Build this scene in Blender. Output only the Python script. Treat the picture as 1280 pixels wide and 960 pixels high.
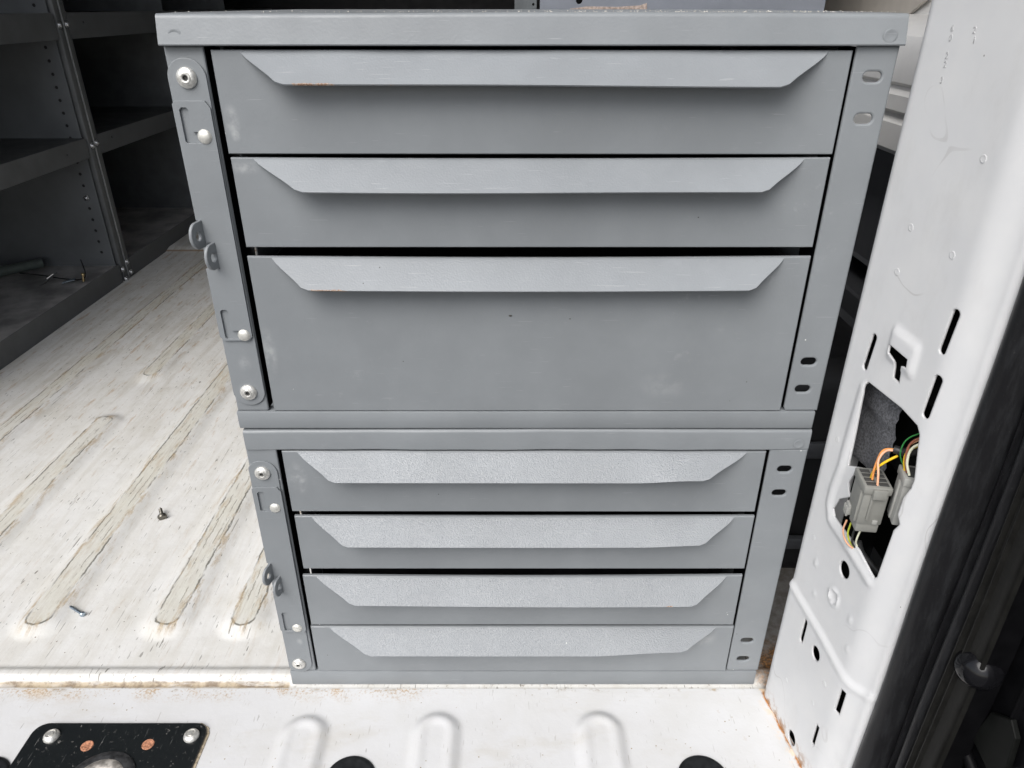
import bpy, bmesh, math, random
from mathutils import Vector, Matrix
from mathutils.geometry import tessellate_polygon
random.seed(7)
R = math.radians
scene = bpy.context.scene
for o in list(bpy.data.objects): bpy.data.objects.remove(o)

# ------------------------------------------------------------------ camera, sky, sun, exposure
cam = bpy.data.cameras.new('camera'); camo = bpy.data.objects.new('camera', cam)
scene.collection.objects.link(camo); scene.camera = camo
cam.sensor_width = 36; cam.lens = 900/1280*36; cam.clip_start = .01; cam.clip_end = 500
camo.location = (-.0125, -.4915, .5948); camo.rotation_euler = (R(90-27.814), 0, 0)

world = bpy.data.worlds.new('World'); scene.world = world; world.use_nodes = True
wn = world.node_tree.nodes; wl = world.node_tree.links
sky = wn.new('ShaderNodeTexSky'); sky.sky_type = 'NISHITA'; sky.sun_disc = False
SUN_EL, SUN_ROT = R(48.5), R(206)
sky.sun_elevation = SUN_EL; sky.sun_rotation = SUN_ROT
sky.air_density = 1.0; sky.dust_density = 3.0; sky.ozone_density = 1.0
hs = wn.new('ShaderNodeHueSaturation'); hs.inputs['Saturation'].default_value = .55
wl.new(sky.outputs[0], hs.inputs['Color']); wl.new(hs.outputs[0], wn['Background'].inputs[0])
wn['Background'].inputs[1].default_value = .14
sun = bpy.data.lights.new('sun', 'SUN'); sun.energy = 1.7; sun.angle = R(45); sun.color = (1, .995, .985)
suno = bpy.data.objects.new('sun', sun); scene.collection.objects.link(suno)
# sun high behind the camera's left shoulder
sd = Vector((math.sin(SUN_ROT)*math.cos(SUN_EL), math.cos(SUN_ROT)*math.cos(SUN_EL), math.sin(SUN_EL)))
suno.rotation_euler = sd.to_track_quat('Z', 'Y').to_euler()
vs = scene.view_settings; vs.view_transform = 'Standard'; vs.look = 'None'; vs.exposure = .50; vs.gamma = 1
vs.use_curve_mapping = False

# ------------------------------------------------------------------ helpers
col = scene.collection
def tag(o, label=None, cat=None, group=None, kind=None):
    if label: o['label'] = label
    if cat: o['category'] = cat
    if group: o['group'] = group
    if kind: o['kind'] = kind
    return o
def empty(name, loc=(0,0,0), **k):
    o = bpy.data.objects.new(name, None); o.empty_display_size = .02; o.location = loc; col.objects.link(o)
    return tag(o, **k)
def link(name, me, mat=None, parent=None, loc=None, smooth=None, **k):
    """mesh in world coordinates; kept there when parented"""
    o = bpy.data.objects.new(name, me); col.objects.link(o)
    if mat and not me.materials: me.materials.append(mat)
    if loc is not None: o.location = loc
    if parent:
        o.parent = parent
        p = parent; off = Vector((0,0,0))
        while p: off += p.location; p = p.parent
        o.location = o.location - off
    if smooth is not None:
        me.shade_smooth(); me.set_sharp_from_angle(angle=R(smooth))
    return tag(o, **k)
def bm_mesh(bm, name='m'):
    bmesh.ops.recalc_face_normals(bm, faces=bm.faces)
    me = bpy.data.meshes.new(name); bm.to_mesh(me); bm.free(); return me
def add_box(bm, a, b, bev=0, seg=2, M=None):
    t = bmesh.new(); bmesh.ops.create_cube(t, size=1)
    s = [b[i]-a[i] for i in range(3)]; c = [(a[i]+b[i])/2 for i in range(3)]
    for v in t.verts: v.co = Vector((v.co[i]*s[i]+c[i] for i in range(3)))
    if bev: bmesh.ops.bevel(t, geom=t.edges[:], offset=bev, segments=seg, profile=.5, affect='EDGES')
    if M: bmesh.ops.transform(t, matrix=M, verts=t.verts)
    me = bpy.data.meshes.new('t'); t.to_mesh(me); t.free(); bm.from_mesh(me); bpy.data.meshes.remove(me)
def box(name, a, b, mat, parent=None, bev=.0006, **k):
    bm = bmesh.new(); add_box(bm, a, b, bev); return link(name, bm_mesh(bm), mat, parent, smooth=40, **k)
def rrect(x0, z0, x1, z1, r=0, n=5, rs=None):
    rs = rs or (r, r, r, r); P = []
    for (cx, cz, a0), q in zip(((x1, z1, 0), (x0, z1, 90), (x0, z0, 180), (x1, z0, 270)), rs):
        sx = -1 if cx == x1 else 1; sz = -1 if cz == z1 else 1
        if q <= 0: P.append((cx, cz)); continue
        for i in range(n+1):
            a = R(a0+90*i/n); P.append((cx+sx*q+q*math.cos(a), cz+sz*q+q*math.sin(a)))
    return P
def ell(cx, cz, rx, rz, n=24, rot=0):
    return [(cx+rx*math.cos(a)*math.cos(rot)-rz*math.sin(a)*math.sin(rot), cz+rx*math.cos(a)*math.sin(rot)+rz*math.sin(a)*math.cos(rot)) for a in (2*math.pi*i/n for i in range(n))]
def obl(cx, cz, w, h, n=8, rot=0):
    r = min(w, h)/2
    P = rrect(-w/2, -h/2, w/2, h/2, r*.999, n); c, s = math.cos(rot), math.sin(rot)
    return [(cx+x*c-z*s, cz+x*s+z*c) for x, z in P]
def plate_mesh(outs, holes, t, bev=.0003, fn=None):
    """flat sheet with holes: outlines (a,b) -> curve fill -> mesh of thickness t; fn maps (a,b,depth) to a point"""
    cu = bpy.data.curves.new('c', 'CURVE'); cu.dimensions = '2D'; cu.fill_mode = 'BOTH'
    cu.extrude = max(t/2-bev, 1e-5); cu.bevel_depth = bev; cu.bevel_resolution = 1; cu.offset = -bev
    for P in list(outs)+list(holes):
        s = cu.splines.new('POLY'); s.points.add(len(P)-1); s.use_cyclic_u = True
        for p, q in zip(s.points, P): p.co = (q[0], q[1], 0, 1)
    o = bpy.data.objects.new('c', cu); col.objects.link(o)
    dg = bpy.context.evaluated_depsgraph_get()
    me = bpy.data.meshes.new_from_object(o.evaluated_get(dg))
    bpy.data.objects.remove(o); bpy.data.curves.remove(cu)
    me.materials.clear()
    bm = bmesh.new(); bm.from_mesh(me); bmesh.ops.remove_doubles(bm, verts=bm.verts, dist=1e-6)
    fn = fn or (lambda a, b, d: (a, -d, b))
    for v in bm.verts: v.co = Vector(fn(*v.co))
    bmesh.ops.recalc_face_normals(bm, faces=bm.faces); bm.to_mesh(me); bm.free(); return me
def plate(name, outs, holes, y, t, mat, parent=None, bev=.0003, fn=None, **k):
    """front face of the sheet at y, thickness t going back"""
    f = fn or (lambda a, b, d: (a, y+t/2-d, b))
    return link(name, plate_mesh(outs, holes, t, bev, f), mat, parent, smooth=18, **k)
def lathe_mesh(prof, n=28, axis='Z'):
    bm = bmesh.new(); rings = []
    for r, h in prof:
        if r < 1e-6: rings.append([bm.verts.new((0, 0, h))]); continue
        rings.append([bm.verts.new((r*math.cos(2*math.pi*i/n), r*math.sin(2*math.pi*i/n), h)) for i in range(n)])
    for A, B in zip(rings, rings[1:]):
        for i in range(n):
            j = (i+1) % n
            f = [A[i], A[j], B[j], B[i]] if len(A) > 1 and len(B) > 1 else ([A[0], B[j], B[i]] if len(A) == 1 else [A[i], A[j], B[0]])
            bm.faces.new(f)
    if axis == '-Y': bmesh.ops.rotate(bm, matrix=Matrix.Rotation(R(90), 3, 'X'), verts=bm.verts)
    me = bm_mesh(bm)
    if n > 8: me.shade_smooth(); me.set_sharp_from_angle(angle=R(42))
    return me
def tube_bm(bm, pts, r, n=8, cap=True):
    pts = [Vector(p) for p in pts]; rr = r if isinstance(r, (list, tuple)) else [r]*len(pts)
    up = None; rings = []
    for i, p in enumerate(pts):
        d = (pts[min(i+1, len(pts)-1)]-pts[max(i-1, 0)]).normalized()
        if up is None: up = d.orthogonal().normalized()
        up = (up-d*up.dot(d)).normalized(); s = d.cross(up)
        rings.append([bm.verts.new(p+(up*math.cos(2*math.pi*k/n)+s*math.sin(2*math.pi*k/n))*rr[i]) for k in range(n)])
    for A, B in zip(rings, rings[1:]):
        for k in range(n): bm.faces.new((A[k], A[(k+1) % n], B[(k+1) % n], B[k]))
    if cap: bm.faces.new(rings[0][::-1]); bm.faces.new(rings[-1])
def smooth_path(P, n=8):
    P = [Vector(p) for p in P]; Q = [P[0]*2-P[1]]+P+[P[-1]*2-P[-2]]; out = []
    for i in range(1, len(Q)-2):
        a, b, c, d = Q[i-1:i+3]
        for k in range(n):
            t = k/n; out.append(.5*((2*b)+(c-a)*t+(2*a-5*b+4*c-d)*t*t+(3*b-a-3*c+d)*t**3))
    out.append(P[-1]); return out
def tube(name, pts, r, mat, parent=None, n=8, sm=0, **k):
    bm = bmesh.new(); tube_bm(bm, smooth_path(pts, sm) if sm else pts, r, n); return link(name, bm_mesh(bm), mat, parent, smooth=50, **k)
def ss(a, b, x):
    t = min(1, max(0, (x-a)/(b-a))); return t*t*(3-2*t)
def copy_obj(o, parent, loc=None):
    c = o.copy(); col.objects.link(c); c.parent = parent
    if loc is not None: c.location = loc
    return c

# ------------------------------------------------------------------ materials
class NT:
    def __init__(s, name):
        s.m = bpy.data.materials.new(name); s.m.use_nodes = True; s.t = s.m.node_tree
        s.b = s.t.nodes['Principled BSDF']; s.co = s.t.nodes.new('ShaderNodeNewGeometry').outputs['Position']
    def N(s, t, **k):
        n = s.t.nodes.new(t)
        for a, b in k.items(): setattr(n, a, b)
        return n
    def L(s, a, b): s.t.links.new(a, b)
    def put(s, inp, v):
        if hasattr(v, 'is_linked') or isinstance(v, bpy.types.NodeSocket): s.L(v, inp)
        elif isinstance(v, (tuple, list)) and len(v) == 3 and inp.type == 'RGBA': inp.default_value = (*v, 1)
        else: inp.default_value = v
    def math(s, op, a, b=0., clamp=False):
        n = s.N('ShaderNodeMath', operation=op, use_clamp=clamp); s.put(n.inputs[0], a); s.put(n.inputs[1], b); return n.outputs[0]
    def ramp(s, x, a, b, lo=0., hi=1.):
        n = s.N('ShaderNodeMapRange'); n.interpolation_type = 'SMOOTHSTEP'; s.put(n.inputs[0], x)
        for i, v in enumerate((a, b, lo, hi)): s.put(n.inputs[i+1], v)
        return n.outputs[0]
    def map(s, scale, loc=(0,0,0), rot=(0,0,0)):
        n = s.N('ShaderNodeMapping'); s.L(s.co, n.inputs[0]); n.inputs['Scale'].default_value = scale
        n.inputs['Location'].default_value = loc; n.inputs['Rotation'].default_value = rot; return n.outputs[0]
    def noise(s, sc, det=3, rough=.5, v=None, dist=0):
        n = s.N('ShaderNodeTexNoise'); s.L(v or s.co, n.inputs['Vector']); n.inputs['Scale'].default_value = sc
        n.inputs['Detail'].default_value = det; n.inputs['Roughness'].default_value = rough; n.inputs['Distortion'].default_value = dist; return n.outputs[0]
    def vor(s, sc, v=None, feat='F1', rnd=1):
        n = s.N('ShaderNodeTexVoronoi', feature=feat); s.L(v or s.co, n.inputs['Vector']); n.inputs['Scale'].default_value = sc
        n.inputs['Randomness'].default_value = rnd; return n
    def mix(s, f, a, b):
        n = s.N('ShaderNodeMix', data_type='RGBA'); s.put(n.inputs[0], f); s.put(n.inputs[6], a); s.put(n.inputs[7], b); return n.outputs[2]
    def bump(s, h, st, dist=.001, nrm=None):
        n = s.N('ShaderNodeBump'); s.L(h, n.inputs['Height']); n.inputs['Strength'].default_value = st; n.inputs['Distance'].default_value = dist
        if nrm: s.L(nrm, n.inputs['Normal'])
        return n.outputs[0]
    def bevel(s, r=.001):
        n = s.N('ShaderNodeBevel', samples=4); n.inputs['Radius'].default_value = r; return n.outputs[0]
    def attr(s, name): return s.N('ShaderNodeAttribute', attribute_name=name).outputs['Fac']
    def xyz(s):
        n = s.N('ShaderNodeSeparateXYZ'); s.L(s.co, n.inputs[0]); return n.outputs
    def fin(s, color, rough=.5, metal=0., nrm=None, spec=None):
        s.put(s.b.inputs['Base Color'], color); s.put(s.b.inputs['Roughness'], rough); s.b.inputs['Metallic'].default_value = metal
        if nrm: s.L(nrm, s.b.inputs['Normal'])
        if spec is not None: s.b.inputs['Specular IOR Level'].default_value = spec
        return s.m
def simple(name, c, rough=.5, metal=0., var=.15, sc=80, bs=0., bsc=400, spec=None):
    n = NT(name); f = n.noise(sc, 4, .6)
    d = n.mix(n.ramp(f, .3, .7), tuple(x*(1-var) for x in c), tuple(min(1, x*(1+var)) for x in c))
    nr = n.bump(n.noise(bsc, 2), bs, .0006) if bs else None
    return n.fin(d, n.ramp(f, .3, .7, rough*.85, min(1, rough*1.15)), metal, nr, spec)

def grey_paint(name, base, peel, rough, smudge=.5, psc=520):
    n = NT(name)
    f1 = n.noise(14, 4, .6); f2 = n.noise(60, 5, .65, v=n.map((1, 1, 1), (3, 1, 2)))
    c = n.mix(n.ramp(f1, .3, .75), tuple(x*.94 for x in base), tuple(x*1.06 for x in base))
    dust = n.math('MULTIPLY', n.ramp(f2, .60, .78), n.ramp(n.noise(5.5, 2), .52, .66))
    c = n.mix(n.math('MULTIPLY', dust, smudge), c, (.52, .53, .54))
    v = n.vor(95); sp = n.ramp(v.outputs['Distance'], .055, .035)
    on = n.math('GREATER_THAN', n.N('ShaderNodeSeparateColor').outputs[0], 2)
    sc_ = n.N('ShaderNodeSeparateColor'); n.L(v.outputs['Color'], sc_.inputs[0])
    c = n.mix(n.math('MULTIPLY', sp, n.math('GREATER_THAN', sc_.outputs[0], .95)), c, (.07, .07, .07))
    c = n.mix(n.math('MULTIPLY', sp, n.math('GREATER_THAN', sc_.outputs[1], .965)), c, (.75, .75, .72))
    x, y, z = n.xyz()
    for (sx, sz, rx, rz, k) in ((-.1935, .528, .0050, .010, .8), (-.1925, .519, .0030, .004, .9), (-.1900, .4985, .0100, .0050, .7), (-.1960, .362, .0060, .022, .75), (-.2150, .3560, .0050, .010, .5), (-.1900, .246, .0080, .016, .75), (-.2140, .060, .0030, .005, .5), (.105, .335, .020, .012, .25), (.17, .0625, .012, .01, .4), (.118, .180, .014, .008, .3)):
        dx = n.math('DIVIDE', n.math('SUBTRACT', x, sx), rx); dz = n.math('DIVIDE', n.math('SUBTRACT', z, sz), rz)
        q = n.math('SQRT', n.math('ADD', n.math('MULTIPLY', dx, dx), n.math('MULTIPLY', dz, dz)))
        q = n.math('MULTIPLY', n.ramp(q, 1.25, .1), n.ramp(f2, .40, .62, .1, 1))
        c = n.mix(n.math('MULTIPLY', q, k*.75), c, (.46, .47, .47))
    # faint handling scratches
    for k, (rt, th) in enumerate(((28, .735), (-35, .745), (80, .75))):
        scr = n.noise(1, 2, .5, v=n.map((34, 34, 1000), (k*4, 0, 5+k*2), (0, R(rt), 0)))
        c = n.mix(n.math('MULTIPLY', n.ramp(scr, th-.02, th), .30), c, (.42, .43, .44))
    w = n.attr('wear'); rn = n.noise(420, 3, .7)
    m = n.ramp(n.math('MULTIPLY', w, rn), .34, .48)
    c = n.mix(m, c, n.mix(n.ramp(n.noise(900, 2), .4, .6), (.40, .32, .26), (.25, .13, .07)))
    nb = n.bump(n.noise(psc, 2, .5), peel, .0006); nb = n.bump(n.noise(9, 2, .5), .045, .012, nb)
    return n.fin(c, n.ramp(f2, .3, .7, rough*.85, rough*1.2), 0, nb, .45)
PAINT = grey_paint('cabinet_grey_enamel', (.222, .237, .248), .16, .40, .25)
LIP = grey_paint('cabinet_grey_lit_lip', (.246, .262, .276), .28, .36, .3, 800)  # same grey, lightened for the light on the upturned lips
LIP2 = grey_paint('cabinet_grey_lit_coarse_lip', (.262, .277, .291), 1.0, .30, .7, 900)  # coarser texture; grey lightened again for light on the lower lips
def white_paint():
    n = NT('van_white_paint'); f = n.noise(30, 4, .6)
    c = n.mix(n.ramp(f, .3, .75), (.64, .645, .65), (.675, .677, .675))
    # hair-thin scuffs
    w = n.N('ShaderNodeTexWave', wave_type='BANDS'); n.L(n.map((1, 1, 1), (0, 0, 0), (R(50), 0, R(10))), w.inputs[0])
    w.inputs['Scale'].default_value = 9; w.inputs['Distortion'].default_value = 14; w.inputs['Detail'].default_value = 2; w.inputs['Detail Scale'].default_value = 1.4
    thin = n.math('MULTIPLY', n.ramp(w.outputs['Fac'], .006, .001), n.ramp(n.noise(13, 3, .6), .53, .66))
    c = n.mix(n.math('MULTIPLY', thin, .45), c, (.42, .41, .40))
    sm = n.ramp(n.noise(1, 5, .7, v=n.map((30, 30, 14), (2, 1, 4))), .50, .72)
    c = n.mix(n.math('MULTIPLY', sm, .16), c, (.45, .44, .42))
    v = n.vor(70); sc_ = n.N('ShaderNodeSeparateColor'); n.L(v.outputs['Color'], sc_.inputs[0])
    c = n.mix(n.math('MULTIPLY', n.ramp(v.outputs['Distance'], .05, .03), n.math('GREATER_THAN', sc_.outputs[0], .93)), c, (.25, .24, .22))
    x, y, z = n.xyz()
    low = n.math('MULTIPLY', n.ramp(z, .02, -.006), n.ramp(n.noise(90, 4, .7), .46, .62))
    c = n.mix(low, c, (.33, .17, .07))
    nb = n.bump(n.noise(7, 2), .15, .02, n.bevel(.0016))
    return n.fin(c, .30, 0, nb, .5)
WHITE = white_paint()
def floor_mat():
    n = NT('worn_white_van_floor'); x, y, z = n.xyz()
    d = n.attr('ribd')
    streak = n.noise(1, 5, .62, v=n.map((62, 5, 1)))                        # marks drawn along the length of the van
    fine = n.noise(1, 4, .65, v=n.map((420, 30, 1)))
    blot = n.noise(16, 5, .6); mid = n.noise(70, 4, .65); grit = n.noise(420, 3, .7)
    c = n.mix(n.ramp(blot, .35, .7), (.71, .705, .685), (.64, .63, .595))
    far = n.ramp(y, .15, 1.1)
    c = n.mix(n.math('MULTIPLY', n.ramp(streak, .46, .62), n.ramp(far, 0, .7, .30, .60)), c, (.53, .505, .45))
    c = n.mix(n.math('MULTIPLY', n.ramp(fine, .58, .72), n.ramp(blot, .4, .6, .3, .75)), c, (.40, .355, .29))
    # rib crowns worn to cream
    dn = n.math('ADD', d, n.math('MULTIPLY', n.math('SUBTRACT', mid, .5), .006))
    c = n.mix(n.math('MULTIPLY', n.ramp(dn, .0005, -.001), n.ramp(blot, .3, .7, .45, .8)), c, n.mix(n.ramp(fine, .4, .65), (.62, .61, .54), (.52, .49, .42)))
    for k, (rot, th) in enumerate(((R(-22), .66), (R(28), .69), (R(-8), .67))):
        q = n.ramp(n.noise(1, 3, .6, v=n.map((480, 36, 1), (k*5.1+2, k*2.2, 0), (0, 0, rot))), th, th+.05)
        c = n.mix(n.math('MULTIPLY', n.math('MULTIPLY', q, n.ramp(dn, .006, -.002, .18, 1)), .55), c, (.26, .24, .19))
    mott = n.noise(38, 5, .7)
    c = n.mix(n.math('MULTIPLY', n.ramp(mott, .50, .70), n.ramp(far, 0, .4, .22, .35)), c, (.50, .48, .43))
    # dark scuffed outline of each crown
    brk = n.math('MAXIMUM', n.ramp(n.noise(1, 3, .6, v=n.map((40, 16, 1), (5, 5, 0))), .40, .55), n.ramp(y, .086, .078))
    ln = n.math('MULTIPLY', n.ramp(n.math('ABSOLUTE', n.math('ADD', dn, -.0004)), .0016, .0005), brk)
    c = n.mix(n.math('MULTIPLY', ln, .85), c, (.10, .095, .075))
    ln2 = n.math('MULTIPLY', n.ramp(n.math('ABSOLUTE', n.math('ADD', dn, .008)), .0010, .0003), n.ramp(n.noise(1, 3, .6, v=n.map((60, 20, 1))), .49, .57))
    c = n.mix(n.math('MULTIPLY', ln2, .7), c, (.2, .18, .14))
    # rust bleeding beside the ribs
    rb = n.math('MULTIPLY', n.ramp(n.math('ABSOLUTE', n.math('ADD', d, -.002)), .016, .0), n.ramp(n.noise(1, 5, .7, v=n.map((110, 22, 1), (9, 2, 0))), .50, .64))
    c = n.mix(n.math('MULTIPLY', rb, .75), c, n.mix(n.ramp(grit, .4, .6), (.34, .25, .15), (.52, .42, .28)))
    rf = n.math('MULTIPLY', n.ramp(n.noise(1, 5, .7, v=n.map((85, 12, 1), (4, 7, 0))), .57, .68), n.ramp(far, 0, .5, .25, 1))
    c = n.mix(n.math('MULTIPLY', rf, .7), c, (.42, .29, .17))
    # short dark nicks and grit
    for k, (rot, sx, sy, th) in enumerate(((R(-32), 330, 42, .70), (R(15), 360, 50, .715), (R(-65), 300, 45, .72), (R(-14), 420, 14, .70), (R(40), 200, 60, .72))):
        s_ = n.noise(1, 2, .5, v=n.map((sx, sy, 1), (k*3.1, k*1.7, 0), (0, 0, rot)))
        c = n.mix(n.math('MULTIPLY', n.ramp(s_, th-.015, th+.01), n.ramp(n.noise(22, 3, .6), .40, .62, .15, .85)), c, (.16, .15, .13))
    v = n.vor(120); sc_ = n.N('ShaderNodeSeparateColor'); n.L(v.outputs['Color'], sc_.inputs[0])
    c = n.mix(n.math('MULTIPLY', n.ramp(v.outputs['Distance'], .11, .05), n.math('GREATER_THAN', sc_.outputs[0], .80)), c, (.20, .16, .12))
    # the joint to the sill, packed with brown dirt
    j = n.math('MULTIPLY', n.ramp(n.math('ABSOLUTE', n.math('ADD', n.math('ADD', y, -.0008), n.math('MULTIPLY', n.math('SUBTRACT', mid, .5), .003))), .0036, .0018), n.ramp(grit, .2, .45, .65, 1))
    j = n.math('MULTIPLY', j, n.math('MULTIPLY', n.ramp(x, -.2315, -.2345, .0, 1), n.ramp(n.noise(1, 4, .65, v=n.map((22, 120, 1), (6, 0, 0))), .36, .52, .45, .95)))
    c = n.mix(j, c, n.mix(n.ramp(mid, .4, .6), (.19, .135, .08), (.42, .34, .23)))
    j2 = n.math('MULTIPLY', n.ramp(n.math('ABSOLUTE', n.math('ADD', y, -.003)), .011, .002), n.ramp(n.noise(240, 4, .7), .58, .68))
    c = n.mix(n.math('MULTIPLY', j2, .7), c, (.20, .16, .12))
    j3 = n.math('MULTIPLY', n.ramp(n.math('ABSOLUTE', n.math('ADD', y, -1.41)), .006, .002), .8)
    c = n.mix(j3, c, (.33, .21, .11))
    # rust in the corner behind the pillar; the grey-brown mixes dirt and painted shade
    cx = n.math('SUBTRACT', x, .262); cy = n.math('SUBTRACT', y, .02)
    r2 = n.math('SQRT', n.math('ADD', n.math('MULTIPLY', cx, cx), n.math('MULTIPLY', cy, cy)))
    r3 = n.math('ADD', r2, n.math('MULTIPLY', n.math('SUBTRACT', mid, .5), .06))
    c = n.mix(n.ramp(x, .225, .245), c, n.mix(n.ramp(mid, .35, .65), (.23, .21, .18), (.36, .34, .31)))
    c = n.mix(n.math('MULTIPLY', n.ramp(r3, .045, .012), .9), c, n.mix(n.ramp(grit, .42, .6), (.10, .05, .02), (.42, .19, .05)))
    nb = n.bump(mid, .25, .0012); nb = n.bump(blot, .2, .006, nb)
    return n.fin(c, n.ramp(blot, .35, .65, .38, .6), 0, nb, .4)
FLOOR = floor_mat()
def sill_mat():
    n = NT('white_sill_paint'); x, y, z = n.xyz()
    blot = n.noise(20, 5, .6); mid = n.noise(85, 4, .65); grit = n.noise(400, 3, .7)
    c = n.mix(n.ramp(blot, .35, .7), (.65, .652, .655), (.615, .613, .605))
    s_ = n.noise(1, 2, .5, v=n.map((300, 50, 1), (0, 0, 0), (0, 0, R(-30))))
    c = n.mix(n.math('MULTIPLY', n.ramp(s_, .73, .76), .5), c, (.25, .24, .22))
    v = n.vor(150); sc_ = n.N('ShaderNodeSeparateColor'); n.L(v.outputs['Color'], sc_.inputs[0])
    c = n.mix(n.math('MULTIPLY', n.ramp(v.outputs['Distance'], .10, .05), n.math('GREATER_THAN', sc_.outputs[0], .93)), c, (.22, .17, .11))
    v = n.vor(260, v=n.map((1, 1, 1), (3, 3, 0))); sc_ = n.N('ShaderNodeSeparateColor'); n.L(v.outputs['Color'], sc_.inputs[0])
    c = n.mix(n.math('MULTIPLY', n.math('MULTIPLY', n.ramp(v.outputs['Distance'], .22, .1), n.math('GREATER_THAN', sc_.outputs[0], .84)), n.ramp(n.noise(28, 3, .6), .52, .62)), c, (.30, .22, .12))
    for k, (rot, th) in enumerate(((R(20), .72), (R(-60), .73), (R(75), .735))):
        q = n.ramp(n.noise(1, 2, .5, v=n.map((420, 46, 1), (k*3+1, k, 0), (0, 0, rot))), th-.02, th)
        c = n.mix(n.math('MULTIPLY', q, .4), c, (.34, .32, .29))
    sm = n.ramp(n.noise(1, 5, .7, v=n.map((9, 22, 1), (3, 1, 0))), .52, .70)
    c = n.mix(n.math('MULTIPLY', sm, .35), c, (.52, .49, .43))
    # tan grime spilling from under the cabinet
    g = n.math('MULTIPLY', n.ramp(y, -.024, -.004), n.ramp(n.math('ADD', n.math('MULTIPLY', grit, .45), n.math('MULTIPLY', blot, .55)), .49, .58))
    g = n.math('MULTIPLY', g, n.ramp(x, -.02, -.13))
    c = n.mix(n.math('MULTIPLY', g, .85), c, n.mix(n.ramp(grit, .45, .6), (.62, .50, .36), (.42, .28, .15)))
    g = n.math('MULTIPLY', n.ramp(y, -.009, -.003), n.ramp(mid, .56, .66))
    c = n.mix(n.math('MULTIPLY', g, .6), c, (.30, .24, .16))
    # rust line along the pillar foot
    lx = n.math('SUBTRACT', x, n.math('ADD', n.math('MULTIPLY', y, -.13), .2335))
    rl = n.math('ADD', n.math('ABSOLUTE', lx), n.math('MULTIPLY', n.math('SUBTRACT', mid, .45), .010))
    c = n.mix(n.ramp(rl, .0040, .0012), c, n.mix(n.ramp(grit, .45, .6), (.50, .22, .06), (.30, .14, .05)))
    c = n.mix(n.math('MULTIPLY', n.ramp(rl, .014, .003), n.math('MULTIPLY', n.ramp(mid, .5, .62), .8)), c, (.72, .58, .42))
    c = n.mix(n.math('MULTIPLY', n.ramp(n.math('ABSOLUTE', n.math('SUBTRACT', x, .192)), .016, .0), n.math('MULTIPLY', n.ramp(mid, .60, .66), .7)), c, (.40, .30, .18))
    # dirt ring in the paint round the striker plate
    nb = n.bump(mid, .12, .001); nb = n.bump(blot, .15, .006, nb)
    return n.fin(c, n.ramp(blot, .35, .65, .3, .45), 0, nb, .45)
SILL = sill_mat()
DARK = simple('dark_grey_shelf_paint', (.125, .131, .134), .5, 0, .12, 25, .1, 500)
DARKP = simple('dark_grey_panel_paint', (.085, .088, .094), .5, 0, .12, 14, .08, 500)
BLACKM = simple('black_void_metal', (.014, .014, .015), .6, 0, .2, 40)
VOID = simple('black_recess_shade', (.006, .006, .006), .9, 0, .1, 40, spec=.1)  # near-black that stands in for shade inside the pillar
ZINC = simple('zinc_plated_steel', (.74, .73, .69), .40, .7, .14, 500, .25, 900)
RIVET = simple('satin_rivet_metal', (.72, .71, .66), .45, .55, .06, 300, .05, 900)
STEEL = simple('bolt_steel', (.62, .63, .64), .3, 1., .2, 300)
DKSTEEL = simple('oily_screw_steel', (.16, .15, .13), .35, .9, .3, 700)
BLUESTEEL = simple('blued_zinc_screw', (.38, .45, .52), .3, .9, .2, 500)
RUST = simple('orange_rust', (.42, .19, .11), .85, 0, .5, 500, .5, 900)
PLUG = simple('black_rubber_plug', (.010, .011, .012), .5, 0, .3, 200, .1, 700, spec=.25)
CONN = simple('grey_nylon_plug', (.235, .235, .215), .45, 0, .06, 120, .08, 900)
CONN2 = simple('light_grey_nylon_plug', (.33, .33, .31), .45, 0, .06, 120)
PINS = simple('dark_plug_cavity', (.05, .05, .048), .7)
FOAM = simple('grey_sound_felt', (.105, .107, .115), .95, 0, .5, 600, .6, 900)
TRIM = simple('black_plastic_trim', (.0035, .0035, .004), .45, 0, .2, 60, .1, 300, spec=.07)
TRIM2 = simple('worn_rubber_trim', (.009, .0088, .008), .42, 0, .2, 90, .05, 500, spec=.15)
BRACKET = simple('grey_plastic_bracket', (.006, .0065, .006), .5, 0, .2, 60, spec=.10)
LINER = simple('beige_board_liner', (.44, .41, .37), .8, 0, .07, 30, .15, 500)
RESIDUE = simple('brown_paper_residue', (.36, .29, .25), .9, 0, .35, 300, .3, 700)
CRUMB = simple('pale_crumbs', (.65, .62, .56), .9, 0, .3, 900)
STAMP = simple('grey_stamp_ink', (.60, .60, .60), .6, 0, .08, 900)
ASPH = simple('asphalt', (.06, .06, .06), .9, 0, .3, 60, .3, 200)
PANEL = simple('blue_grey_shelf_end_enamel', (.19, .205, .235), .42, 0, .08, 20, .1, 520)
ROOFM = simple('white_roof_skin', (.72, .72, .72), .6)
BODY = simple('white_inner_side', (.68, .68, .68), .6)
def rubber():
    n = NT('speckled_seal_rubber'); a = n.noise(1, 4, .7, v=n.map((230, 230, 34))); b = n.noise(700, 2, .6)
    c = n.mix(n.ramp(a, .45, .68), (.009, .009, .010), (.015, .0155, .017)); c = n.mix(n.ramp(b, .66, .78), c, (.03, .03, .03))
    return n.fin(c, n.ramp(a, .4, .6, .34, .46), 0, n.bump(b, .08, .0006), .24)
RUBBER = rubber()
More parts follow.
